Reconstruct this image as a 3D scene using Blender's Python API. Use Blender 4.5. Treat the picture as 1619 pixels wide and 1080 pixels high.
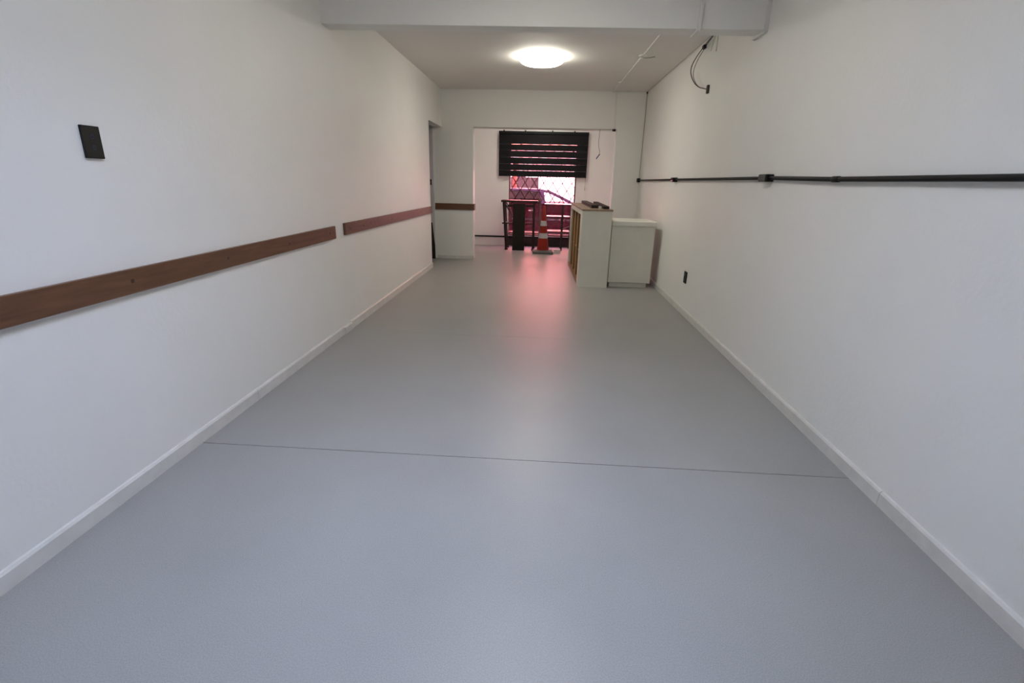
import bpy, bmesh, math, random
from mathutils import Vector, Matrix
random.seed(4)
scene = bpy.context.scene
COL = scene.collection
for o in list(bpy.data.objects):
    bpy.data.objects.remove(o, do_unlink=True)

# ------------------------------------------------------------------ camera
CAM_H = 1.3
PITCH, YAW, ROLL, FPX = 0.315989, 0.0569727, 0.0245185, 777.92
cam = bpy.data.cameras.new('camera')
cam.sensor_fit = 'HORIZONTAL'
cam.sensor_width = 36.0
cam.lens = 36.0 * FPX / 1619.0
cam.clip_start = 0.05
cam_ob = bpy.data.objects.new('camera', cam)
COL.objects.link(cam_ob)
fw = Vector((-math.sin(YAW) * math.cos(PITCH), math.cos(YAW) * math.cos(PITCH), -math.sin(PITCH)))
r0 = Vector((math.cos(YAW), math.sin(YAW), 0.0))
u0 = r0.cross(fw)
rt = r0 * math.cos(ROLL) + u0 * math.sin(ROLL)
up = u0 * math.cos(ROLL) - r0 * math.sin(ROLL)
m = Matrix((rt, up, -fw)).transposed().to_4x4()
m.translation = Vector((0, 0, CAM_H))
cam_ob.matrix_world = m
scene.camera = cam_ob

# ------------------------------------------------------------------ sky, sun, exposure
world = bpy.data.worlds.new('sky')
scene.world = world
world.use_nodes = True
bg = world.node_tree.nodes['Background']
bg.inputs[0].default_value = (0.62, 0.71, 1.0, 1)
bg.inputs[1].default_value = 16.0
SUN_DIR = Vector((-0.80, -0.33, 0.50)).normalized()
sun = bpy.data.lights.new('sun', 'SUN')
sun.energy = 66.0
sun.angle = math.radians(0.6)
sun.color = (1.0, 0.96, 0.9)
sun_ob = bpy.data.objects.new('sun', sun)
COL.objects.link(sun_ob)
sun_ob.rotation_euler = SUN_DIR.to_track_quat('Z', 'Y').to_euler()
sun_ob.location = (3, 5, 12)
vs = scene.view_settings
vs.view_transform = 'Standard'
vs.look = 'None'
vs.exposure = 0.66
vs.gamma = 1.0
vs.use_curve_mapping = False
LAMP_STRENGTH = 21.0

# portal: tells the renderer where the sky shines into the room (the added, unseen skylight above the camera)
pl_ = bpy.data.lights.new('added_skylight_portal', 'AREA')
pl_.shape = 'RECTANGLE'
pl_.size, pl_.size_y = 1.1, 1.53
pl_.cycles.is_portal = True
po = bpy.data.objects.new('added_skylight_portal', pl_)
COL.objects.link(po)
po.location = (-0.17, 0.985, 3.68)
po.rotation_euler = (0, 0, 0)      # shines down into the room

# ------------------------------------------------------------------ helpers
def box(bm, x0, x1, y0, y1, z0, z1, bevel=0.0, seg=2):
    vs_ = [bm.verts.new((x, y, z)) for x in (x0, x1) for y in (y0, y1) for z in (z0, z1)]
    idx = [(0, 1, 3, 2), (4, 6, 7, 5), (0, 4, 5, 1), (2, 3, 7, 6), (0, 2, 6, 4), (1, 5, 7, 3)]
    fs = [bm.faces.new([vs_[i] for i in f]) for f in idx]
    if bevel > 0:
        es = list({e for f in fs for e in f.edges})
        bmesh.ops.bevel(bm, geom=es, offset=bevel, segments=seg, affect='EDGES', profile=0.5)
    return bm

def prism(bm, pts, axis, a0, a1):
    """polygon pts (2-D) extruded along axis from a0 to a1"""
    def mk(p, a):
        return {'x': (a, p[0], p[1]), 'y': (p[0], a, p[1]), 'z': (p[0], p[1], a)}[axis]
    A = [bm.verts.new(mk(p, a0)) for p in pts]
    B = [bm.verts.new(mk(p, a1)) for p in pts]
    n = len(pts)
    bm.faces.new(A)
    bm.faces.new(B[::-1])
    for i in range(n):
        bm.faces.new((A[i], B[i], B[(i + 1) % n], A[(i + 1) % n]))
    return bm

def lathe(bm, prof, c=(0, 0, 0), seg=40, axis='z'):
    """profile of (radius, height) turned about an axis through c"""
    rings = []
    for r, h in prof:
        ring = []
        for i in range(seg):
            a = 2 * math.pi * i / seg
            p = (r * math.cos(a), r * math.sin(a), h)
            if axis == 'y':
                p = (p[0], p[2], p[1])
            elif axis == 'x':
                p = (p[2], p[0], p[1])
            ring.append(bm.verts.new((c[0] + p[0], c[1] + p[1], c[2] + p[2])))
        rings.append(ring)
    for a, b in zip(rings, rings[1:]):
        for i in range(seg):
            bm.faces.new((a[i], a[(i + 1) % seg], b[(i + 1) % seg], b[i]))
    bm.faces.new(rings[0][::-1])
    bm.faces.new(rings[-1])
    return bm

def tube(bm, pts, r, seg=10, smooth=0):
    pts = [Vector(p) for p in pts]
    for _ in range(smooth):           # Chaikin corner cutting
        q = [pts[0]]
        for a, b in zip(pts, pts[1:]):
            q += [a * 0.75 + b * 0.25, a * 0.25 + b * 0.75]
        pts = q + [pts[-1]]
    rings = []
    ref = None
    for i, p in enumerate(pts):
        d = (pts[min(i + 1, len(pts) - 1)] - pts[max(i - 1, 0)]).normalized()
        if ref is None:
            ref = Vector((0, 0, 1)) if abs(d.z) < 0.9 else Vector((1, 0, 0))
        u = d.cross(ref).normalized()
        v = d.cross(u).normalized()
        ref = u.cross(d).normalized() if abs(d.dot(ref)) < 0.99 else ref
        rr = r if not isinstance(r, (list, tuple)) else r[i]
        rings.append([bm.verts.new(p + u * (rr * math.cos(2 * math.pi * k / seg)) + v * (rr * math.sin(2 * math.pi * k / seg))) for k in range(seg)])
    for a, b in zip(rings, rings[1:]):
        for i in range(seg):
            bm.faces.new((a[i], a[(i + 1) % seg], b[(i + 1) % seg], b[i]))
    bm.faces.new(rings[0][::-1])
    bm.faces.new(rings[-1])
    return bm

def beam(bm, a, b, w, h, upv=(0, 0, 1)):
    """rectangular bar from a to b"""
    a, b = Vector(a), Vector(b)
    d = (b - a).normalized()
    s = d.cross(Vector(upv)).normalized()
    t = s.cross(d).normalized()
    P = [[bm.verts.new(p + s * (sx * w / 2) + t * (tx * h / 2)) for sx, tx in ((-1, -1), (1, -1), (1, 1), (-1, 1))] for p in (a, b)]
    for i in range(4):
        bm.faces.new((P[0][i], P[0][(i + 1) % 4], P[1][(i + 1) % 4], P[1][i]))
    bm.faces.new(P[0][::-1])
    bm.faces.new(P[1])
    return bm

def obj(name, bm, mat, parent=None, smooth=False):
    bmesh.ops.recalc_face_normals(bm, faces=bm.faces[:])
    me = bpy.data.meshes.new(name)
    bm.to_mesh(me)
    bm.free()
    me.materials.append(mat)
    if smooth:
        for p in me.polygons:
            p.use_smooth = True
        try:
            me.set_sharp_from_angle(angle=math.radians(40))
        except Exception:
            pass
    o = bpy.data.objects.new(name, me)
    COL.objects.link(o)
    if parent is not None:
        o.parent = parent
        o.matrix_parent_inverse = Matrix.Identity(4)
    return o

def empty(name, loc=(0, 0, 0), rz=0.0):
    o = bpy.data.objects.new(name, None)
    COL.objects.link(o)
    o.empty_display_size = 0.1
    o.location = loc
    o.rotation_euler = (0, 0, rz)
    return o

def tag(o, label, cat, group=None):
    o['label'] = label
    o['category'] = cat
    if group:
        o['group'] = group
    return o

def struct(o, label=None):
    o['kind'] = 'structure'
    if label:
        o['label'] = label
    return o

def N():
    return bmesh.new()

# ------------------------------------------------------------------ materials
def mat(name, col, rough=0.5, metal=0.0, noise=0.0, scale=20.0, bump=0.0, bscale=60.0, coat=0.0, spec=0.5, stretch=(1, 1, 1), col2=None):
    m_ = bpy.data.materials.new(name)
    m_.use_nodes = True
    nt = m_.node_tree
    b = nt.nodes['Principled BSDF']
    b.inputs['Base Color'].default_value = (*col, 1)
    b.inputs['Roughness'].default_value = rough
    b.inputs['Metallic'].default_value = metal
    b.inputs['Specular IOR Level'].default_value = spec
    b.inputs['Coat Weight'].default_value = coat
    tc = nt.nodes.new('ShaderNodeTexCoord')
    mp = nt.nodes.new('ShaderNodeMapping')
    mp.inputs['Scale'].default_value = stretch
    nt.links.new(tc.outputs['Object'], mp.inputs[0])
    if noise > 0 or col2:
        n = nt.nodes.new('ShaderNodeTexNoise')
        n.inputs['Scale'].default_value = scale
        n.inputs['Detail'].default_value = 6
        nt.links.new(mp.outputs[0], n.inputs['Vector'])
        r = nt.nodes.new('ShaderNodeValToRGB')
        c2 = col2 if col2 else tuple(c * (1 - noise) for c in col)
        r.color_ramp.elements[0].color = (*c2, 1)
        r.color_ramp.elements[0].position = 0.3
        r.color_ramp.elements[1].color = (*col, 1)
        r.color_ramp.elements[1].position = 0.7
        nt.links.new(n.outputs['Fac'], r.inputs[0])
        nt.links.new(r.outputs[0], b.inputs['Base Color'])
    if bump > 0:
        n2 = nt.nodes.new('ShaderNodeTexNoise')
        n2.inputs['Scale'].default_value = bscale
        n2.inputs['Detail'].default_value = 4
        nt.links.new(mp.outputs[0], n2.inputs['Vector'])
        bp = nt.nodes.new('ShaderNodeBump')
        bp.inputs['Strength'].default_value = bump
        bp.inputs['Distance'].default_value = 0.01
        nt.links.new(n2.outputs['Fac'], bp.inputs['Height'])
        nt.links.new(bp.outputs[0], b.inputs['Normal'])
    return m_

def emis(name, col, s):
    m_ = bpy.data.materials.new(name)
    m_.use_nodes = True
    nt = m_.node_tree
    nt.nodes.remove(nt.nodes['Principled BSDF'])
    e = nt.nodes.new('ShaderNodeEmission')
    e.inputs[0].default_value = (*col, 1)
    e.inputs[1].default_value = s
    nt.links.new(e.outputs[0], nt.nodes['Material Output'].inputs[0])
    return m_

def glass(name, tint, gloss=0.05):
    m_ = bpy.data.materials.new(name)
    m_.use_nodes = True
    nt = m_.node_tree
    nt.nodes.remove(nt.nodes['Principled BSDF'])
    t = nt.nodes.new('ShaderNodeBsdfTransparent')
    t.inputs[0].default_value = (*tint, 1)
    g = nt.nodes.new('ShaderNodeBsdfGlossy')
    g.inputs['Roughness'].default_value = 0.02
    mx = nt.nodes.new('ShaderNodeMixShader')
    mx.inputs[0].default_value = gloss
    nt.links.new(t.outputs[0], mx.inputs[1])
    nt.links.new(g.outputs[0], mx.inputs[2])
    nt.links.new(mx.outputs[0], nt.nodes['Material Output'].inputs[0])
    return m_

M = {}
M['wall'] = mat('white_wall_paint', (0.85, 0.84, 0.81), 0.55, noise=0.02, scale=3, bump=0.10, bscale=45)
M['ceil'] = mat('ceiling_paint', (0.83, 0.81, 0.78), 0.7, noise=0.02, scale=3, bump=0.06, bscale=40)
M['bb'] = mat('baseboard_paint', (0.72, 0.705, 0.67), 0.4, noise=0.10, scale=14, bump=0.15, bscale=25)
M['white_plastic'] = mat('white_plastic', (0.78, 0.77, 0.74), 0.4, noise=0.02)
M['dark_gap'] = mat('dark_gap', (0.05, 0.05, 0.045), 0.8, noise=0.1)
M['black_plastic'] = mat('black_plastic', (0.008, 0.008, 0.009), 0.5, noise=0.05, spec=0.2)
M['black_glass'] = mat('black_glass', (0.006, 0.006, 0.007), 0.12, noise=0.02)
M['ring'] = mat('switch_ring_print', (0.03, 0.035, 0.12), 0.3, noise=0.05)
M['rail_wood'] = mat('rail_wood', (0.17, 0.075, 0.040), 0.35, col2=(0.105, 0.045, 0.022), scale=6, stretch=(8, 0.7, 8), bump=0.05, bscale=30)
M['plug'] = mat('wood_plug', (0.035, 0.014, 0.008), 0.5, noise=0.1)
M['cab'] = mat('cream_laminate', (0.76, 0.745, 0.66), 0.4, noise=0.05, scale=5)
M['cab_top'] = mat('cream_lid', (0.80, 0.785, 0.71), 0.35, noise=0.04, scale=5)
M['case_wood'] = mat('brown_shelf_wood', (0.30, 0.13, 0.035), 0.4, col2=(0.16, 0.065, 0.018), scale=5, stretch=(3, 3, 0.4))
M['case_top'] = mat('worn_brown_top', (0.32, 0.23, 0.16), 0.45, col2=(0.22, 0.15, 0.10), scale=6, stretch=(6, 0.5, 6))
M['edge'] = mat('pale_edging', (0.55, 0.46, 0.32), 0.4, noise=0.05)
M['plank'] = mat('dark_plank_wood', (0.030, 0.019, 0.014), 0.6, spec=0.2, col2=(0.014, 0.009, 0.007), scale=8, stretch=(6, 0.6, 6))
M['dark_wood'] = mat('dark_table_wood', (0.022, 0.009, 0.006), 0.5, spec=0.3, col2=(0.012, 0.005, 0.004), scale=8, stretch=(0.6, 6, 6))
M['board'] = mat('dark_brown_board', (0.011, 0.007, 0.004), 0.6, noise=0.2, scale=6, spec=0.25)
M['batten'] = mat('brown_batten', (0.20, 0.10, 0.07), 0.4, noise=0.2, scale=9)
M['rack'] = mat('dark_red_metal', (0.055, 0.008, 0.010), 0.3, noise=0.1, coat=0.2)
M['cone'] = mat('cone_orange', (0.28, 0.015, 0.007), 0.55, spec=0.3, noise=0.08, scale=10)
M['cone_white'] = mat('cone_white_band', (0.52, 0.50, 0.50), 0.35, noise=0.08, scale=12)
M['rubber'] = mat('grey_rubber', (0.10, 0.11, 0.105), 0.7, noise=0.15, scale=15)
M['tile'] = mat('white_tile', (0.62, 0.58, 0.57), 0.35, noise=0.04)
M['blind'] = mat('black_blind_fabric', (0.010, 0.009, 0.010), 0.7, spec=0.2, noise=0.15, scale=80, bump=0.1, bscale=300)
M['frame'] = mat('dark_red_window_frame', (0.075, 0.018, 0.015), 0.4, noise=0.1)
M['iron'] = mat('grille_iron', (0.02, 0.007, 0.007), 0.6, noise=0.1)
M['glass'] = glass('rose_tinted_glass', (0.98, 0.61, 0.63), 0.04)
M['clear_glass'] = glass('clear_added_skylight', (0.95, 0.97, 0.98), 0.03)
M['car_glass'] = glass('car_window_glass', (0.92, 0.93, 0.94), 0.03)
M['car_dark_glass'] = glass('dark_car_window', (0.04, 0.04, 0.06), 0.02)
M['car'] = mat('purple_red_car_paint', (0.013, 0.0006, 0.0030), 0.4, spec=0.06, noise=0.05)
M['car_top'] = mat('car_top_violet_sky_sheen', (0.034, 0.024, 0.050), 0.35, spec=0.15, noise=0.05)  # violet sky reflection put into the base colour of roof and pillars
M['tyre'] = mat('tyre_rubber', (0.015, 0.015, 0.016), 0.8, noise=0.1)
M['chrome'] = mat('chrome', (0.75, 0.75, 0.75), 0.15, metal=1.0, noise=0.02)
M['headlight'] = mat('headlight', (0.7, 0.7, 0.72), 0.1, noise=0.02)
M['street'] = mat('asphalt', (0.22, 0.21, 0.20), 0.85, noise=0.25, scale=12, bump=0.2)
M['hoarding'] = mat('brown_hoarding', (0.040, 0.032, 0.028), 0.8, noise=0.25, scale=4)
M['sill_dark'] = mat('dark_below_sill', (0.055, 0.048, 0.042), 0.7, noise=0.15)
M['orange'] = mat('orange_post_paint', (0.22, 0.055, 0.03), 0.5, noise=0.1)
M['door'] = mat('pale_lavender_door', (0.62, 0.58, 0.62), 0.45, noise=0.03)
M['wire_dark'] = mat('dark_wire', (0.035, 0.022, 0.018), 0.5, noise=0.05)
M['wire_grey'] = mat('grey_cable', (0.40, 0.39, 0.33), 0.6, noise=0.05)
M['wire_white'] = mat('white_wire', (0.66, 0.66, 0.58), 0.5, noise=0.05)
M['wire_blue'] = mat('blue_connector', (0.07, 0.065, 0.20), 0.4, noise=0.05)
M['lamp'] = emis('lamp_diffuser', (1.0, 0.95, 0.82), LAMP_STRENGTH)
M['lamp_alcove_added'] = emis('added_alcove_lamp', (1.0, 0.97, 0.86), LAMP_STRENGTH * 0.62)
M['lamp_front_added'] = emis('added_dim_lamp', (1.0, 0.95, 0.84), LAMP_STRENGTH * 0.56)
M['terracotta'] = mat('terracotta_plaster', (0.78, 0.53, 0.45), 0.85, noise=0.12, scale=2)

def brick_wall_mat():
    m_ = mat('white_painted_brick', (0.88, 0.87, 0.85), 0.8)
    nt = m_.node_tree
    b = nt.nodes['Principled BSDF']
    t = nt.nodes.new('ShaderNodeTexBrick')
    t.inputs['Color1'].default_value = (0.88, 0.87, 0.85, 1)
    t.inputs['Color2'].default_value = (0.82, 0.81, 0.79, 1)
    t.inputs['Mortar'].default_value = (0.40, 0.39, 0.38, 1)
    t.inputs['Scale'].default_value = 3.0
    t.inputs['Mortar Size'].default_value = 0.012
    tc = nt.nodes.new('ShaderNodeTexCoord')
    mp = nt.nodes.new('ShaderNodeMapping')
    mp.inputs['Rotation'].default_value = (math.radians(90), 0, 0)
    nt.links.new(tc.outputs['Object'], mp.inputs[0])
    nt.links.new(mp.outputs[0], t.inputs['Vector'])
    nt.links.new(t.outputs['Color'], b.inputs['Base Color'])
    return m_
M['white_brick'] = brick_wall_mat()

def floor_mat():
    m_ = bpy.data.materials.new('grey_speckled_vinyl')
    m_.use_nodes = True
    nt = m_.node_tree
    b = nt.nodes['Principled BSDF']
    tc = nt.nodes.new('ShaderNodeTexCoord')
    n1 = nt.nodes.new('ShaderNodeTexNoise')
    n1.inputs['Scale'].default_value = 260
    n1.inputs['Detail'].default_value = 3
    r1 = nt.nodes.new('ShaderNodeValToRGB')
    r1.color_ramp.elements[0].position = 0.30
    r1.color_ramp.elements[0].color = (0.285, 0.282, 0.268, 1)
    r1.color_ramp.elements[1].position = 0.62
    r1.color_ramp.elements[1].color = (0.365, 0.360, 0.345, 1)
    n2 = nt.nodes.new('ShaderNodeTexNoise')
    n2.inputs['Scale'].default_value = 1.6
    n2.inputs['Detail'].default_value = 5
    mx = nt.nodes.new('ShaderNodeMix')
    mx.data_type = 'RGBA'
    mx.blend_type = 'MULTIPLY'
    mx.inputs['Factor'].default_value = 1.0
    r2 = nt.nodes.new('ShaderNodeValToRGB')
    r2.color_ramp.elements[0].position = 0.25
    r2.color_ramp.elements[0].color = (0.90, 0.90, 0.90, 1)
    r2.color_ramp.elements[1].position = 0.7
    r2.color_ramp.elements[1].color = (1, 1, 1, 1)
    for n in (n1, n2):
        nt.links.new(tc.outputs['Object'], n.inputs['Vector'])
    nt.links.new(n1.outputs['Fac'], r1.inputs[0])
    nt.links.new(n2.outputs['Fac'], r2.inputs[0])
    nt.links.new(r1.outputs[0], mx.inputs['A'])
    nt.links.new(r2.outputs[0], mx.inputs['B'])
    nt.links.new(mx.outputs['Result'], b.inputs['Base Color'])
    mr = nt.nodes.new('ShaderNodeMapRange')
    mr.inputs['To Min'].default_value = 0.34
    mr.inputs['To Max'].default_value = 0.41
    nt.links.new(n2.outputs['Fac'], mr.inputs['Value'])
    nt.links.new(mr.outputs[0], b.inputs['Roughness'])
    b.inputs['Specular IOR Level'].default_value = 0.45
    bp = nt.nodes.new('ShaderNodeBump')
    bp.inputs['Strength'].default_value = 0.04
    bp.inputs['Distance'].default_value = 0.005
    nt.links.new(n1.outputs['Fac'], bp.inputs['Height'])
    nt.links.new(bp.outputs[0], b.inputs['Normal'])
    return m_
M['floor'] = floor_mat()

# ------------------------------------------------------------------ the room shell
XL, XR = -1.690, 1.502            # wall planes
YB, YF, YA = -1.60, 8.435, 10.44  # back wall, far wall, alcove back wall (room side)
ZC, ZLINT = 2.637, 2.09
XA0, XA1 = -1.185, 1.085          # alcove opening
YDOOR = 7.50                      # left doorway starts here

# floor: sub-floor slab with vinyl sheets two metres wide laid across it
fl = struct(obj('floor', box(N(), -3.2, 1.9, YB - 0.25, YA + 0.20, -0.12, -0.003), M['dark_gap']))
seams = [YB - 0.2, 0.10, 2.11, 4.10, 6.20, 8.24, YA + 0.02]
for a, b in zip(seams, seams[1:]):
    g = 0.0022 if abs(a - 2.11) < 0.01 else 0.0007
    g2 = 0.0022 if abs(b - 2.11) < 0.01 else 0.0007
    x0 = -3.0 if b > 7 else XL - 0.02
    obj('vinyl_sheet', box(N(), x0, XR + 0.02, a + g, b - g2, -0.003, 0.0), M['floor'], fl)

# left wall with the doorway at its far end
bm = N()
box(bm, XL - 0.14, XL, YB - 0.2, YDOOR, 0, ZC + 0.1)
box(bm, XL - 0.14, XL, YDOOR, YF, ZLINT, ZC + 0.1)
struct(obj('wall_left', bm, M['wall']))
struct(obj('wall_right', box(N(), XR, XR + 0.2, YB - 0.2, YA + 0.2, 0, ZC + 0.1), M['wall']))
# far wall: two piers and a lintel round the alcove opening
TW = 0.20
bm = N()
box(bm, -3.0, XA0, YF, YF + TW, 0, ZC + 0.1)
box(bm, XA1, XR, YF, YF + TW, 0, ZC + 0.1)
box(bm, XA0, XA1, YF, YF + TW, ZLINT, ZC + 0.1)
struct(obj('wall_far', bm, M['wall']))
struct(obj('wall_back', box(N(), XL, XR, YB - 0.2, YB, 0, ZC + 0.1), M['wall']))
# alcove back wall with the window opening
WX0, WX1, WZ0, WZ1 = -0.735, 0.615, 0.215, 2.185
bm = N()
box(bm, -1.9, WX0, YA, YA + 0.2, 0, ZC + 0.1)
box(bm, WX1, XR, YA, YA + 0.2, 0, ZC + 0.1)
box(bm, WX0, WX1, YA, YA + 0.2, 0, WZ0)
box(bm, WX0, WX1, YA, YA + 0.2, WZ1, ZC + 0.1)
struct(obj('wall_alcove', bm, M['wall']))
struct(obj('wall_alcove_left', box(N(), -1.9, -1.7, YF + TW, YA, 0, ZC + 0.1), M['wall']))
# closed side room beyond the left doorway
bm = N()
box(bm, -3.2, -3.0, 5.6, YF + TW, 0, ZC + 0.1)
box(bm, -3.2, XL - 0.14, 5.4, 5.6, 0, ZC + 0.1)
struct(obj('wall_side_room', bm, M['wall']))
# ceiling board (a shadow gap runs along the far and right edge) under the roof slab
SX0, SX1, SY0, SY1 = -0.72, 0.38, 0.22, 1.75      # opening for the added skylight
def slab_with_hole(bm, x0, x1, y0, y1, z0, z1):
    box(bm, x0, x1, y0, SY0, z0, z1)
    box(bm, x0, x1, SY1, y1, z0, z1)
    box(bm, x0, SX0, SY0, SY1, z0, z1)
    box(bm, SX1, x1, SY0, SY1, z0, z1)
    return bm
struct(obj('ceiling', slab_with_hole(N(), XL - 0.001, XR - 0.008, YB, YF - 0.010, ZC, ZC + 0.03), M['ceil']))
struct(obj('ceiling_alcove', box(N(), -1.7, XR, YF + TW, YA, ZC, ZC + 0.03), M['ceil']))
struct(obj('ceiling_side_room', box(N(), -3.0, XL - 0.14, 5.6, YF, ZC, ZC + 0.03), M['ceil']))
struct(obj('roof_slab', slab_with_hole(N(), -1.9, 1.9, YB - 0.25, YA + 0.3, ZC + 0.1, ZC + 0.3), M['wall']))
struct(obj('roof_slab_side', box(N(), -3.3, -1.9, 5.3, YA + 0.3, ZC + 0.1, ZC + 0.3), M['wall']))
bm = N()
for (x0, x1, y0, y1) in ((SX0 - 0.08, SX0, SY0 - 0.08, SY1 + 0.08), (SX1, SX1 + 0.08, SY0 - 0.08, SY1 + 0.08), (SX0, SX1, SY0 - 0.08, SY0), (SX0, SX1, SY1, SY1 + 0.08)):
    box(bm, x0, x1, y0, y1, ZC + 0.03, 3.70)
struct(obj('trim_1', bm, M['wall']), 'white shaft of the added skylight')
sk = struct(empty('added_skylight', ((SX0 + SX1) / 2, (SY0 + SY1) / 2, 3.705)), 'added unseen skylight over the front part of the room')  # added out of view for the bluish pool of light on the near floor
obj('glass_pane', box(N(), -0.72, 0.72, -0.80, 0.80, 0.0, 0.006), M['clear_glass'], sk)
struct(obj('unseen_sun_block_top', box(N(), -1.9, 1.9, 3.5, YA + 0.3, ZC + 0.3, 11.0), M['wall']))  # unseen mass added to keep the sun off car and street
struct(obj('unseen_sun_block', box(N(), -30.0, -3.3, -8.0, YA + 0.3, -0.1, 11.0), M['wall']))  # this and the next two: unseen masses added to block the sun
struct(obj('unseen_sun_block_front', box(N(), -3.3, -1.9, -8.0, 5.3, -0.1, 11.0), M['wall']))
struct(obj('unseen_sun_block_upper', box(N(), -3.3, -1.9, 5.3, YA + 0.3, ZC + 0.3, 11.0), M['wall']))
struct(obj('ground_side', box(N(), 1.9, 12, -9, 9, -0.15, -0.03), M['street']))
# ceiling beam across the room
struct(obj('ceiling_beam', prism(N(), [(XL, 2.362), (XR, 2.343), (XR, ZC), (XL, ZC)], 'y', 4.052, 4.215), M['wall']))

# baseboards
def baseboard_profile(x, s, h=0.072, t=0.013):
    return [(x, 0), (x + s * t, 0), (x + s * t, h - 0.012), (x + s * t * 0.55, h - 0.003), (x, h)]
bl = struct(empty('baseboard_left', (XL, 0, 0)))
for y0, y1, h, t in ((YB, 2.625, 0.072, 0.013), (2.628, 3.975, 0.072, 0.013), (4.135, YDOOR, 0.076, 0.013)):
    bm = prism(N(), baseboard_profile(0, 1, h, t), 'y', y0, y1)
    obj('baseboard_length', bm, M['bb'], bl)
obj('joint_cover', box(N(), 0, 0.026, 3.975, 4.135, 0, 0.062, 0.004), M['bb'], bl)
br = struct(empty('baseboard_right', (XR, 0, 0)))
for y0, y1 in ((YB, 1.905), (1.908, 4.4), (4.403, YF)):
    bm = prism(N(), baseboard_profile(0, -1), 'y', y0, y1)
    obj('baseboard_length', bm, M['bb'], br)
bf = struct(empty('baseboard_far', (0, YF, 0)))
for x0, x1 in ((-1.80, XA0 + 0.01), (XA1 - 0.01, XR - 0.013)):
    prof = [(0, 0), (-0.012, 0), (-0.012, 0.05), (-0.006, 0.06), (0, 0.06)]
    obj('baseboard_length', prism(N(), prof, 'x', x0, x1), M['bb'], bf)

# far-left door leaf, opened flat against the far wall of the side room
d1 = struct(empty('door_1', (-2.25, 8.41, 0)))
obj('door_leaf', box(N(), -0.36, 0.418, -0.018, 0.018, 0.01, 2.06, 0.003), M['door'], d1)
lk = obj('lock_plate', box(N(), 0.355, 0.385, -0.026, -0.018, 1.20, 1.29, 0.002), M['black_plastic'], d1)
obj('door_handle', tube(N(), [(0.37, -0.026, 1.25), (0.37, -0.055, 1.25), (0.27, -0.06, 1.25)], 0.008, 10), M['black_plastic'], lk, True)

# ------------------------------------------------------------------ window with frame, rose glass and diamond grille
w1 = struct(empty('window_1', (0, YA, WZ0)), 'tall shop window with rose tinted glass and diamond iron grille')
H = WZ1 - WZ0
fr = 0.028
obj('frame_jamb', box(N(), WX0, WX0 + fr, 0.03, 0.09, 0, H), M['frame'], w1)
obj('frame_jamb', box(N(), WX1 - fr, WX1, 0.03, 0.09, 0, H), M['frame'], w1)
obj('frame_sill', box(N(), WX0 + fr, WX1 - fr, 0.02, 0.10, 0, fr), M['frame'], w1)
obj('frame_head', box(N(), WX0 + fr, WX1 - fr, 0.03, 0.09, H - fr, H), M['frame'], w1)
obj('below_sill_strip', box(N(), WX0 - 0.02, XR - 0.002, -0.004, 0.0, -WZ0 + 0.001, -0.012), M['sill_dark'], w1)  # flat dark strip over the wall below the window
obj('glass_pane', box(N(), WX0 + fr, WX1 - fr, 0.055, 0.060, fr, H - fr), M['glass'], w1)
# grille: flat bars crossing in diamonds 0.19 x 0.30 m
gx0, gx1, gz0, gz1 = WX0 + fr, WX1 - fr, fr, H - fr
slope = 0.30 / 0.19
nodex, nodez = -0.509, 1.118 - WZ0
for s in (1, -1):
    yb_ = 0.112 if s > 0 else 0.120
    for k in range(-14, 15):
        # z = nodez + s*slope*(x - xk)
        xk = nodex + 0.19 * k
        za, zb_ = nodez + s * slope * (gx0 - xk), nodez + s * slope * (gx1 - xk)
        pts = []
        for (x, z) in ((gx0, za), (gx1, zb_)):
            if z < gz0:
                x = xk + s * (gz0 - nodez) / slope
                z = gz0
            elif z > gz1:
                x = xk + s * (gz1 - nodez) / slope
                z = gz1
            pts.append((x, z))
        (xa, za), (xb, zb_) = pts
        if xa < gx0 - 1e-6 or xb > gx1 + 1e-6 or xb - xa < 0.02:
            continue
        obj('grille_bar', beam(N(), (xa, yb_, za), (xb, yb_, zb_), 0.007, 0.018), M['iron'], w1)

# ------------------------------------------------------------------ blind
BY = YA - 0.06
bl_ = tag(empty('zebra_blind', (-0.07, BY, 2.22)), 'black striped roller blind half lowered over the barred window', 'blind')
bx0, bx1 = -0.872, 0.872
obj('cassette', box(N(), bx0 - 0.004, bx1 + 0.004, -0.022, 0.055, -0.052, 0.0, 0.006), M['black_plastic'], bl_)
zs = [-0.052, -0.236, -0.353, -0.477, -0.602, -0.723, -0.815]
for i, (a, b) in enumerate(zip(zs, zs[1:])):
    obj('fabric_band', box(N(), bx0, bx1, 0.0 + 0.003 * (i % 2), 0.0015 + 0.003 * (i % 2), b + 0.0009, a - (0.0009 if i else -0.001)), M['blind'], bl_)
obj('bottom_rail', box(N(), bx0, bx1, -0.008, 0.012, -0.838, -0.812, 0.004), M['black_plastic'], bl_)
for x in (-0.78, -0.36, 0.17, 0.60):
    obj('bracket', box(N(), x - 0.012, x + 0.012, 0.0, 0.06, 0.0, 0.02, 0.003), M['black_plastic'], bl_)
obj('pull_chain', tube(N(), [(0.862, 0.02, -0.02), (0.864, 0.022, -0.6), (0.862, 0.02, -1.03)], 0.0035, 6), M['wire_grey'], bl_)
obj('chain_weight', lathe(N(), [(0.004, -0.03), (0.008, -0.02), (0.008, 0.02), (0.004, 0.03)], (0.862, 0.02, -1.05), 10), M['wire_grey'], bl_, True)

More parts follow.
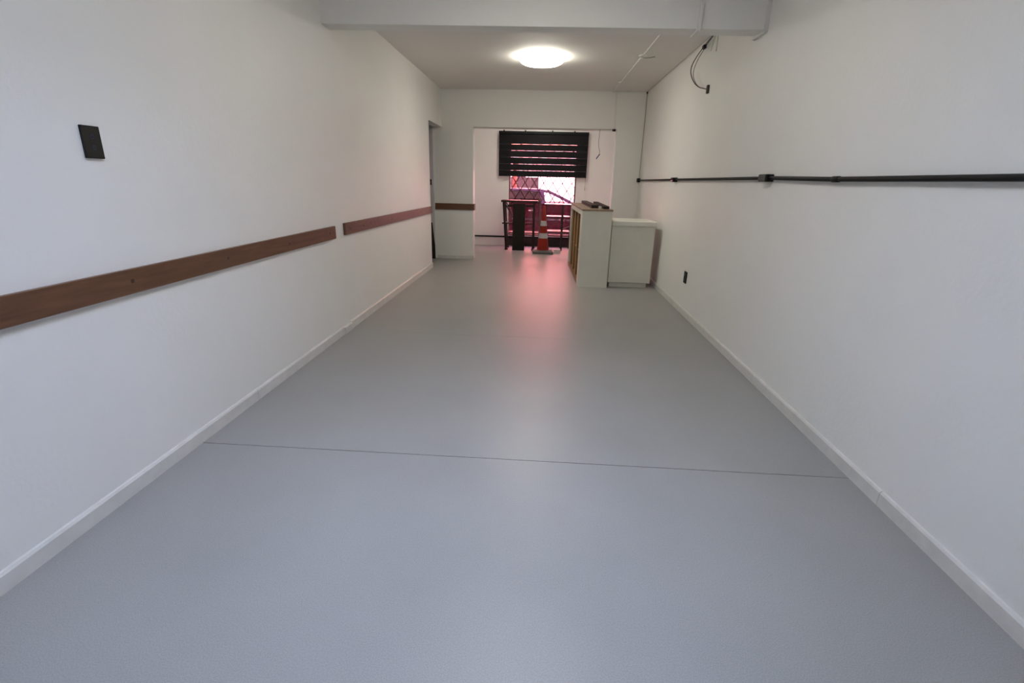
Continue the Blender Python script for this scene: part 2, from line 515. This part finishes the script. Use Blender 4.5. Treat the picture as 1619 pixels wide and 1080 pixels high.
# ------------------------------------------------------------------ ceiling lamps
def make_lamp(loc, label, mt='lamp'):
    t = tag(empty('ceiling_lamp', loc), label, 'lamp', 'round ceiling lamps')
    prof = [(0.240, -0.0005), (0.250, -0.012), (0.250, -0.030), (0.236, -0.052), (0.205, -0.068), (0.13, -0.078), (0.04, -0.081)]
    obj('lamp_base', lathe(N(), [(0.215, 0.0), (0.215, -0.006)], seg=48), M['white_plastic'], t)
    obj('diffuser', lathe(N(), [(r, z - 0.006) for r, z in prof], seg=48), M[mt], t, True)
    return t
make_lamp((-0.10, 6.28, ZC), 'glowing round ceiling lamp between the beam and the alcove')
make_lamp((-0.10, 9.45, ZC), 'added glowing round ceiling lamp hidden in the alcove behind the lintel', 'lamp_alcove_added')  # lamp added out of view to brighten the alcove
make_lamp((-0.10, 2.75, ZC), 'added dimmer round ceiling lamp, unseen between the added skylight and the ceiling beam', 'lamp_front_added')  # lamp added out of view to light the front of the room

# ------------------------------------------------------------------ left wall: switch and wooden rails
sw = tag(empty('light_switch', (XL, 1.860, 1.399)), 'black glass touch light switch on the left white wall', 'switch')
obj('switch_plate', box(N(), 0, 0.010, -0.039, 0.039, -0.057, 0.057, 0.002), M['black_glass'], sw)
for z in (0.019, -0.019):
    bm = N()
    seg = 24
    pts = []
    for rr in (0.008, 0.0062):
        pts.append([bm.verts.new((0.0106, rr * math.cos(2 * math.pi * i / seg), z + rr * math.sin(2 * math.pi * i / seg))) for i in range(seg)])
    for i in range(seg):
        bm.faces.new((pts[0][i], pts[0][(i + 1) % seg], pts[1][(i + 1) % seg], pts[1][i]))
    obj('touch_ring', bm, M['ring'], sw)

def wood_rail(y0, y1, z0a, z1a, z0b, z1b, holes, label):
    """board on the left wall from y0 to y1; bottom/top height at both ends"""
    t = tag(empty('wall_rail', (XL, y0, 0)), label, 'rail')
    bm = N()
    L = y1 - y0
    A = [bm.verts.new(p) for p in ((0, 0, z0a), (0.02, 0, z0a), (0.02, 0, z1a), (0, 0, z1a))]
    B = [bm.verts.new(p) for p in ((0, L, z0b), (0.02, L, z0b), (0.02, L, z1b), (0, L, z1b))]
    fs = [bm.faces.new(A), bm.faces.new(B[::-1])] + [bm.faces.new((A[i], B[i], B[(i + 1) % 4], A[(i + 1) % 4])) for i in range(4)]
    bmesh.ops.bevel(bm, geom=list(bm.edges), offset=0.002, segments=1, affect='EDGES')
    obj('rail_board', bm, M['rail_wood'], t)
    for y, z in holes:
        obj('screw_plug', lathe(N(), [(0.009, 0.018), (0.009, 0.0208), (0.007, 0.0212)], (0, y - y0, z), 14, 'x'), M['plug'], t)
    return t
wood_rail(-0.2, 3.950, 0.822, 0.921, 0.821, 0.920,
          [(0.2, 0.872), (1.05, 0.873), (1.889, 0.873), (2.528, 0.872), (3.192, 0.868), (3.838, 0.872)],
          'long brown wooden wall rail below the black light switch')
wood_rail(4.150, YDOOR - 0.005, 0.827, 0.926, 0.814, 0.908,
          [(4.251, 0.877), (4.583, 0.873), (4.793, 0.875), (5.478, 0.865), (6.159, 0.863), (6.805, 0.865), (7.35, 0.860)],
          'shorter brown wooden wall rail running up to the left doorway')
t = tag(empty('wall_rail', (-1.515, YF, 0.866)), 'short brown wooden rail on the pier left of the alcove', 'rail')
obj('rail_board', box(N(), -0.305, 0.33, -0.02, 0.0, -0.05, 0.05, 0.002), M['rail_wood'], t)
obj('rail_return', box(N(), 0.3305, 0.35, -0.02, 0.15, -0.05, 0.05, 0.002), M['rail_wood'], t)

# ------------------------------------------------------------------ right wall: black conduit run and outlet
cd = tag(empty('wall_conduit', (XR, 0, 1.35)), 'black conduit with junction boxes running along the right wall', 'conduit')
R_ = 0.0125
def ctube(name, pts, r=R_):
    obj(name, tube(N(), pts, r, 14), M['black_plastic'], cd, True)
cx = -0.020
ctube('pipe', [(cx, 0.45, -0.003), (cx, 2.73, -0.005)])
ctube('pipe', [(cx, 2.77, -0.005), (cx, 3.53, 0.006)])
ctube('pipe', [(cx, 3.64, 0.006), (cx, 6.02, 0.004)], 0.0115)
ctube('pipe', [(cx, 6.12, 0.004), (cx, 8.33, 0.003)], 0.0105)
obj('coupling', lathe(N(), [(0.0145, -0.03), (0.0155, -0.027), (0.0155, 0.027), (0.0145, 0.03)], (cx, 2.75, -0.005), 18, 'y'), M['black_plastic'], cd, True)
for y, z, hl, hh in ((3.585, 0.006, 0.062, 0.024), (6.07, 0.003, 0.055, 0.024)):
    b_ = obj('junction_box', box(N(), -0.05, 0.0, y - hl, y + hl, z - hh, z + hh, 0.004), M['black_plastic'], cd)
    obj('box_cover', box(N(), -0.054, -0.0502, y - hl + 0.006, y + hl - 0.006, z - hh + 0.004, z + hh - 0.004, 0.0015), M['black_glass'], b_)
obj('end_box', box(N(), -0.045, 0.0, 8.33, 8.425, -0.027, 0.033, 0.008), M['black_plastic'], cd)

ot = tag(empty('wall_outlet', (XR, 5.195, 0.383)), 'black socket plate low on the right wall', 'outlet')
obj('outlet_plate', box(N(), -0.009, 0.0, -0.045, 0.045, -0.06, 0.06, 0.002), M['black_plastic'], ot)
for z in (0.027, -0.027):
    obj('socket', lathe(N(), [(0.017, -0.0105), (0.017, -0.0092)], (0, 0, z), 18, 'x'), M['black_glass'], ot)

# ------------------------------------------------------------------ white surface conduits, loose wires
def trunking(name, runs, label, cat='conduit', w=0.020):
    t_ = tag(empty(name, runs[0][0]), label, cat)
    o0 = Vector(runs[0][0])
    for i, (a, b) in enumerate(runs):
        u = (0, 0, 1) if abs(a[2] - b[2]) < 0.01 else (0, 1, 0)
        obj('channel', beam(N(), Vector(a) - o0, Vector(b) - o0, w, w * 0.75, u), M['white_plastic'], t_)
    return t_
zq = ZC - 0.0076
t = trunking('cable_trunking', [((1.03, 4.215, zq), (1.012, 6.10, zq)), ((1.006, 6.24, zq), (0.985, 8.425, zq)), ((1.03, YF - 0.0076, ZC - 0.015), (1.048, YF - 0.0076, 2.105))],
             'thin white cable trunking along the ceiling and down the far wall', w=0.022)
jb = obj('ceiling_box', lathe(N(), [(0.045, 0.0), (0.045, -0.012), (0.03, -0.02)], (-0.022, 1.955, 0.0076), 24), M['white_plastic'], t, True)
obj('box_wire', tube(N(), [(-0.02, 1.955, -0.012), (0.03, 1.97, -0.02), (0.11, 1.96, -0.004)], 0.004, 8, 2), M['wire_grey'], jb, True)
obj('ceiling_clip', box(N(), -0.075, -0.03, 3.45, 3.50, -0.010, 0.0076, 0.002), M['white_plastic'], t)
obj('trunking_end', box(N(), -0.02, 0.03, 4.186, 4.21, -0.562, -0.53, 0.003), M['black_plastic'], t)
t = trunking('cable_trunking', [((1.036, 4.052 - 0.0083, ZC - 0.02), (1.030, 4.052 - 0.0083, 2.336)), ((1.030, 4.037, 2.346 - 0.0078), (1.030, 4.213, 2.346 - 0.0078))],
             'white cable trunking crossing the front of the ceiling beam', w=0.022)
t = trunking('cable_trunking', [((XR - 0.0125, 4.052 - 0.0092, ZC - 0.02), (XR - 0.0125, 4.052 - 0.0092, 2.334)), ((XR - 0.0125, 4.037, 2.343 - 0.0092), (XR - 0.0125, 4.255, 2.343 - 0.0092))],
             'white cable trunking in the corner of beam and right wall', w=0.024)

t = tag(empty('loose_wires', (XR, 5.3, ZC - 0.03)), 'dark electric wires hanging loose from the ceiling on the right wall', 'wires')
P = lambda y, z, dx=-0.02: (dx, y - 5.3, z - (ZC - 0.03))
obj('dark_wire', tube(N(), [P(5.25, 2.615), P(5.47, 2.580, -0.03), P(5.70, 2.51, -0.05), P(5.80, 2.44, -0.06), P(5.72, 2.34, -0.06), P(5.50, 2.22, -0.05), P(5.27, 2.165, -0.02)], 0.0045, 8, 2), M['wire_dark'], t, True)
obj('dark_wire', tube(N(), [P(5.26, 2.61), P(5.42, 2.565, -0.03), P(5.60, 2.50, -0.04), P(5.70, 2.43, -0.05), P(5.66, 2.33, -0.06), P(5.47, 2.215, -0.05), P(5.27, 2.165, -0.02)], 0.003, 8, 2), M['wire_dark'], t, True)
obj('wire_connector', box(N(), -0.05, -0.02, 5.44 - 5.3, 5.50 - 5.3, 2.545 - 2.607, 2.577 - 2.607, 0.004), M['black_plastic'], t)
obj('wall_entry_plug', box(N(), -0.022, 0.0, -0.055, -0.02, 2.125 - 2.607, 2.20 - 2.607, 0.006), M['wire_dark'], t)
obj('white_wire', tube(N(), [P(5.24, 2.615), P(5.26, 2.53), P(5.30, 2.49)], 0.004, 8, 2), M['wire_white'], t, True)
obj('white_wire', tube(N(), [P(5.14, 2.615), P(5.12, 2.53), P(5.13, 2.45)], 0.006, 8, 2), M['wire_white'], t, True)
obj('white_wire', tube(N(), [P(5.17, 2.62), P(5.22, 2.55), P(5.28, 2.50)], 0.003, 8, 2), M['wire_white'], t, True)

t = tag(empty('corner_cable', (XR - 0.006, YF - 0.006, 1.39)), 'thin grey cable in the corner above the conduit end', 'cable')
obj('thin_run', tube(N(), [(0, 0, 0), (0, 0, ZC - 1.39)], 0.0035, 8), M['wire_grey'], t, True)
obj('cable_knot', box(N(), -0.012, 0.004, -0.018, 0.004, ZC - 1.39 - 0.03, ZC - 1.39 - 0.005, 0.003), M['wire_dark'], t)

t = tag(empty('hanging_wire', (0.822, YF + 0.02, ZLINT)), 'thin wire with blue connector dangling from the alcove lintel', 'wire')
obj('wire_strand', tube(N(), [(0, 0, 0), (-0.008, 0, -0.11), (-0.008, 0, -0.23), (0.02, 0, -0.32), (0.018, 0, -0.36)], 0.003, 8, 2), M['wire_dark'], t, True)
obj('connector', beam(N(), (0.022, 0, -0.355), (-0.028, 0, -0.43), 0.014, 0.016), M['wire_blue'], t)
t = tag(empty('lintel_strand', (XA0, YF - 0.005, ZLINT + 0.004)), 'thin grey strand along the bottom edge of the alcove lintel', 'cable')  # thin round strand along the lower lintel edge
obj('thin_run', tube(N(), [(0.0, 0, 0.0), (2.22, 0, 0.002)], 0.004, 8), M['wire_grey'], t, True)

# low conduit on the alcove back wall
t = tag(empty('low_conduit', (0, YA, 0.185)), 'thin black conduit low on the alcove back wall under the window', 'conduit')
obj('pipe', tube(N(), [(-1.69, -0.017, 0.0), (1.48, -0.017, 0.006)], 0.016, 10), M['black_plastic'], t, True)

# ------------------------------------------------------------------ bookcase turned with its back to the right
bc = tag(empty('bookcase', (0.478, 6.36, 0), math.radians(1.4)), 'cream bookcase with brown upright compartments in front of the alcove', 'bookcase')
BW, BL, BH = 0.372, 1.90, 0.985
T = 0.022
obj('end_panel', box(N(), 0.0, BW, 0.0, T, 0.0, BH - T, 0.0015), M['cab'], bc)
obj('end_panel', box(N(), 0.0, BW, BL - T, BL, 0.0, BH - T, 0.0015), M['cab'], bc)
obj('back_panel', box(N(), BW - 0.012, BW, T, BL - T, 0.0, BH - T), M['cab'], bc)
obj('top_panel', box(N(), -0.006, BW + 0.004, -0.006, BL + 0.006, BH - T, BH, 0.002), M['case_top'], bc)
obj('stile', box(N(), -0.004, 0.016, T, 0.20, 0.0, BH - T), M['cab'], bc)
obj('stile', box(N(), -0.004, 0.016, BL - 0.07, BL - T, 0.0, BH - T), M['cab'], bc)
obj('top_rail', box(N(), -0.004, 0.016, 0.20, BL - 0.07, BH - T - 0.055, BH - T), M['cab'], bc)
obj('plinth', box(N(), -0.002, 0.016, 0.20, BL - 0.07, 0.0, 0.05), M['case_wood'], bc)
obj('bottom_board', box(N(), 0.016, BW - 0.012, T, BL - T, 0.03, 0.05), M['case_wood'], bc)
obj('back_lining', box(N(), BW - 0.018, BW - 0.0125, T, BL - T, 0.05, BH - T), M['case_wood'], bc)
for y in (0.215, 0.66, 1.12, 1.58):
    d = obj('divider', box(N(), 0.012, BW - 0.019, y - 0.009, y + 0.009, 0.05, BH - T - 0.056), M['case_wood'], bc)
    if y > 0.3:
        obj('edging', box(N(), 0.004, 0.0118, y - 0.011, y + 0.011, 0.05, BH - T - 0.056), M['edge'], d)
for k, y in enumerate((0.44, 0.89, 1.35)):
    obj('shelf', box(N(), 0.03, BW - 0.019, y - 0.21 if k else y - 0.2, y + 0.21, 0.40, 0.418), M['case_wood'], bc)

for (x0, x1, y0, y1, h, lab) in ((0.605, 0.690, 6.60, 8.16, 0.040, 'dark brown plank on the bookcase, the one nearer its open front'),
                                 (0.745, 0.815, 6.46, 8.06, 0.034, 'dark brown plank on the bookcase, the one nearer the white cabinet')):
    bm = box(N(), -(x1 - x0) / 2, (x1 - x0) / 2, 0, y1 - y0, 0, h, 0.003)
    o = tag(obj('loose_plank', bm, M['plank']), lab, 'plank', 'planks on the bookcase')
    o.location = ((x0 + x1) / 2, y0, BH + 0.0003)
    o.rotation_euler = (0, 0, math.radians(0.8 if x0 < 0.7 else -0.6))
o = tag(obj('offcut', box(N(), -0.012, 0.012, 0, 0.09, 0, 0.03, 0.002), M['tile']), 'small white offcut beside the planks on the bookcase', 'offcut')
o.location = (0.712, 6.50, BH + 0.0003)

# ------------------------------------------------------------------ low white cabinet
cb = tag(empty('low_cabinet', (1.14, 6.44, 0), math.radians(0.6)), 'low cream cabinet with overhanging lid in the corner by the bookcase', 'cabinet')
obj('plinth', box(N(), -0.25, 0.232, 0.035, 0.50, 0.0, 0.066), M['cab'], cb)
obj('body', box(N(), -0.274, 0.262, 0.0, 0.53, 0.066, 0.785, 0.003), M['cab'], cb)
obj('body_edge_strip', box(N(), 0.246, 0.266, -0.006, -0.0005, 0.066, 0.785, 0.001), M['cab'], cb)
obj('lid', box(N(), -0.276, 0.282, -0.022, 0.55, 0.786, 0.848, 0.010, 3), M['cab_top'], cb)
obj('lid_seam', box(N(), -0.268, 0.26, 0.003, 0.527, 0.7851, 0.7859), M['dark_gap'], cb)

# ------------------------------------------------------------------ things in the alcove
# dark table
tb = tag(empty('dark_table', (-0.47, 9.98, 0)), 'dark wooden table with splayed legs under the barred window', 'table')
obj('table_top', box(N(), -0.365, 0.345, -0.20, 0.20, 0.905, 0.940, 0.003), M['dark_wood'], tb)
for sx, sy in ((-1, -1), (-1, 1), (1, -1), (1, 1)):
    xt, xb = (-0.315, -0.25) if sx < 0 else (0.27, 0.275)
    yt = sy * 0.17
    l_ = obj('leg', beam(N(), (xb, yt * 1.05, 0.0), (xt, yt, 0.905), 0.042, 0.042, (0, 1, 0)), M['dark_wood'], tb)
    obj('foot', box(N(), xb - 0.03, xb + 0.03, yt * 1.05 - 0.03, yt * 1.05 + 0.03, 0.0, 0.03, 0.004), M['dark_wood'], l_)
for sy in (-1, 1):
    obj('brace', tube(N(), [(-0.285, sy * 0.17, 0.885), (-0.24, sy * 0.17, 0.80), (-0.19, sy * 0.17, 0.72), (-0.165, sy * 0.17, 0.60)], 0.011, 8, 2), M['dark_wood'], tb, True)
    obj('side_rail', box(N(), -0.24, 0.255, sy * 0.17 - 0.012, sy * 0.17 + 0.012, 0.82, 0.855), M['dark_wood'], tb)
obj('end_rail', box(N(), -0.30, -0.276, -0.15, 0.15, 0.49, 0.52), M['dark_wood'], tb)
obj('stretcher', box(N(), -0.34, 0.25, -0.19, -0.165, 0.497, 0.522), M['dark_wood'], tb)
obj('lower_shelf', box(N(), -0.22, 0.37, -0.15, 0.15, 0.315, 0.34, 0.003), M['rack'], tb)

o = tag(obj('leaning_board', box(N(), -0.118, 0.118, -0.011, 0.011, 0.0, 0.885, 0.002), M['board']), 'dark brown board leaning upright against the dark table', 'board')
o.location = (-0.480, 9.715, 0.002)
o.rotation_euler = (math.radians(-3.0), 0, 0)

o = tag(obj('upright_batten', box(N(), -0.017, 0.017, -0.012, 0.012, 0.0, 1.0, 0.002), M['batten']), 'thin brown batten standing between the dark table and the shelf rack', 'batten')
o.location = (-0.078, 9.93, 0.0)

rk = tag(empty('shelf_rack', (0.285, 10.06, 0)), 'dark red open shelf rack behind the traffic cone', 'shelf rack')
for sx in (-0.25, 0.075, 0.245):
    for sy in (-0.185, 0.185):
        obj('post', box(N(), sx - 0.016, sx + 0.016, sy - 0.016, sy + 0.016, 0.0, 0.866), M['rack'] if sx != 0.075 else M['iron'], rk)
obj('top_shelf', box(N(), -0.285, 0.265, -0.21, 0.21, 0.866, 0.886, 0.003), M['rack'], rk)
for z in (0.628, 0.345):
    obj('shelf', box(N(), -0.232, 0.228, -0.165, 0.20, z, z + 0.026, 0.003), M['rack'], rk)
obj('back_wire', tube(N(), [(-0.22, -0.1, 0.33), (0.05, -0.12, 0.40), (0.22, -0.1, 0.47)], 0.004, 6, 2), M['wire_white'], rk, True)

# traffic cone
cn = tag(empty('traffic_cone', (0.0, 9.47, 0), math.radians(3)), 'orange traffic cone with two white bands on the alcove floor', 'traffic cone')
bm = box(N(), -0.19, 0.19, -0.19, 0.19, 0.0, 0.045, 0.012)
lathe(bm, [(0.16, 0.045), (0.135, 0.058), (0.115, 0.062)], seg=32)
obj('base', bm, M['rubber'], cn, True)
rz_ = lambda z: 0.112 - (z - 0.062) * (0.112 - 0.020) / (0.86 - 0.062)
def cone_seg(name, z0, z1, mt, grow=0.0, cap=False):
    prof = [(rz_(z0) + grow, z0), (rz_(z1) + grow, z1)]
    if cap:
        prof += [(rz_(z1) * 0.7, z1 + 0.012), (0.004, z1 + 0.014)]
    obj(name, lathe(N(), prof, seg=36), mt, cn, True)
cone_seg('cone_body', 0.062, 0.282, M['cone'])
cone_seg('white_band', 0.282, 0.376, M['cone_white'], 0.0012)
cone_seg('cone_body', 0.376, 0.508, M['cone'])
cone_seg('white_band', 0.508, 0.602, M['cone_white'], 0.0012)
cone_seg('cone_body', 0.602, 0.86, M['cone'], 0, True)

for k, w_ in enumerate(('lowest', 'middle', 'topmost')):
    o = tag(obj('flat_tile', box(N(), -0.065, 0.065, -0.06, 0.06, 0.0, 0.022, 0.004), M['tile']), w_ + ' flat white tile in the low stack beside the traffic cone', 'tile', 'tiles stacked by the cone')
    o.location = (0.277 + 0.003 * (k % 2), 9.56, 0.0003 + 0.0222 * k)

# narrow plank in the left doorway
o = tag(obj('narrow_plank', prism(N(), [(-0.03, 0), (0.03, 0), (0.026, 0.22), (-0.012, 0.60), (-0.03, 0.60)], 'y', -0.012, 0.012), M['plank']), 'dark narrow plank standing in the left doorway by the open door', 'plank')
o.location = (-1.853, 8.36, 0.0005)

# ------------------------------------------------------------------ the street outside
struct(obj('street_ground', box(N(), -14, 14, YA + 0.22, 24, -0.45, -0.32), M['street']))
struct(obj('street_wall', box(N(), -12, 14, 19.0, 19.3, -0.32, 2.55), M['white_brick']), 'sunlit white painted brick base of the house across the street')
struct(obj('street_facade', box(N(), -12, 14, 19.04, 19.3, 2.55, 9.0), M['terracotta']), 'terracotta plastered house front across the street')
hb = tag(empty('hoarding', (-2.0, 16.4, -0.32)), 'brown boarded hoarding across the street', 'hoarding')
for k in range(9):
    obj('hoarding_board', box(N(), -1.9 + 0.41 * k, -1.9 + 0.41 * k + 0.4095, -0.02, 0.02, 0.02, 1.735 + 0.03 * (k % 2)), M['hoarding'], hb)
for x in (-1.7, 0.0, 1.6):
    obj('hoarding_post', box(N(), x - 0.05, x + 0.05, 0.021, 0.11, 0.0, 1.65), M['hoarding'], hb)
op = tag(empty('street_post', (-0.885, 14.9, -0.32)), 'orange painted post standing in the street behind the car', 'post')
obj('post_shaft', box(N(), -0.055, 0.055, -0.05, 0.05, 0.0, 2.1, 0.006), M['orange'], op)
obj('post_foot', box(N(), -0.11, 0.11, -0.11, 0.11, 0.0, 0.03, 0.004), M['orange'], op)

# parked car seen from its side, front to the right
car = tag(empty('parked_car', (-0.15, 13.65, -0.32)), 'purplish red car parked in the street outside the window', 'car')
CW = 0.80
zb_, zr_ = 1.10, 1.435
body = [(-1.95, 0.28), (-1.98, 0.55), (-1.93, 0.98), (-1.75, 1.09), (0.86, zb_), (1.35, 1.00), (1.78, 0.86), (1.93, 0.66), (1.93, 0.30),
        (1.66, 0.24), (1.60, 0.46), (1.42, 0.60), (1.20, 0.60), (1.02, 0.46), (0.96, 0.24), (-0.92, 0.24), (-0.98, 0.46), (-1.16, 0.60), (-1.38, 0.60), (-1.56, 0.46), (-1.62, 0.26)]
bm = prism(N(), body, 'y', -CW, CW)
bmesh.ops.bevel(bm, geom=[e for e in bm.edges if abs(e.verts[0].co.y - e.verts[1].co.y) < 1e-4], offset=0.05, segments=3, affect='EDGES')
obj('body', bm, M['car'], car, True)
roof = [(-1.42, zr_ - 0.05), (-1.2, zr_ - 0.01), (-0.5, zr_), (0.05, zr_ - 0.005), (0.24, zr_ - 0.035), (0.24, zr_ - 0.075), (0.0, zr_ - 0.05), (-0.5, zr_ - 0.045), (-1.2, zr_ - 0.055), (-1.42, zr_ - 0.09)]
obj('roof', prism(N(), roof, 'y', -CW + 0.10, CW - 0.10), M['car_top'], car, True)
for s in (-1, 1):
    yo, yi = s * (CW - 0.02), s * (CW - 0.11)
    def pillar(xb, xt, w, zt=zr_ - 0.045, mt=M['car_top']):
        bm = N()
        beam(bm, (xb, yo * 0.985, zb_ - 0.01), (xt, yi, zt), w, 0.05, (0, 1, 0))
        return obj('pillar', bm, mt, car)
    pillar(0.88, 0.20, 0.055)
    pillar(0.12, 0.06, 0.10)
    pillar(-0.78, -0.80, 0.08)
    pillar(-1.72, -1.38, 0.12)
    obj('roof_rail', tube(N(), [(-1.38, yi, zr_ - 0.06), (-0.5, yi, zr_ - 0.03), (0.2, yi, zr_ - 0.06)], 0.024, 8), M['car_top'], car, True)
    def quad(name, p, mt):
        bm = N()
        v = [bm.verts.new(q) for q in p]
        v2 = [bm.verts.new((q[0], q[1] - s * 0.006, q[2])) for q in p]
        bm.faces.new(v)
        bm.faces.new(v2[::-1])
        n = len(p)
        for i in range(n):
            bm.faces.new((v[i], v2[i], v2[(i + 1) % n], v[(i + 1) % n]))
        return obj(name, bm, mt, car)
    zt = zr_ - 0.06
    ym = lambda z: yo * 0.985 + (yi - yo * 0.985) * (z - zb_) / (zt - zb_)
    quad('side_window', [(0.17, ym(zb_), zb_), (0.80, ym(zb_), zb_), (0.20, ym(zt), zt), (0.12, ym(zt), zt)], M['car_glass'])
    quad('side_window', [(-0.73, ym(zb_), zb_), (0.06, ym(zb_), zb_), (0.0, ym(zt), zt), (-0.75, ym(zt), zt)], M['car_dark_glass'])
    quad('side_window', [(-1.62, ym(zb_), zb_), (-0.84, ym(zb_), zb_), (-0.85, ym(zt), zt), (-1.34, ym(zt), zt)], M['car_dark_glass'])
    obj('door_trim', box(N(), -0.9, 0.95, *(sorted((s * CW, s * (CW + 0.012)))), 0.68, 0.72, 0.003), M['tyre'], car)
    obj('sill_trim', box(N(), -0.9, 0.95, *(sorted((s * CW, s * (CW + 0.012)))), 0.30, 0.36, 0.003), M['tyre'], car)
    obj('door_handle', box(N(), -0.25, -0.08, *(sorted((s * CW, s * (CW + 0.03)))), 0.90, 0.925, 0.005), M['chrome'], car)
    for x in (-1.27, 1.31):
        w_ = obj('wheel', lathe(N(), [(0.20, -0.09), (0.285, -0.09), (0.30, -0.06), (0.30, 0.06), (0.285, 0.09), (0.20, 0.09)], (x, s * (CW - 0.11), 0.30), 28, 'y'), M['tyre'], car, True)
        obj('rim', lathe(N(), [(0.19, -0.092), (0.17, -0.096), (0.05, -0.10), (0.05, 0.10), (0.17, 0.096), (0.19, 0.092)], (x, s * (CW - 0.11), 0.30), 28, 'y'), M['chrome'], w_, True)
obj('front_bumper', box(N(), 1.90, 1.99, -CW + 0.04, CW - 0.04, 0.32, 0.52, 0.02), M['car'], car)
obj('rear_bumper', box(N(), -2.03, -1.95, -CW + 0.04, CW - 0.04, 0.32, 0.52, 0.02), M['car'], car)
for s in (-1, 1):
    obj('headlight', box(N(), 1.80, 1.945, s * 0.56 - 0.14, s * 0.56 + 0.14, 0.68, 0.80, 0.02), M['headlight'], car)
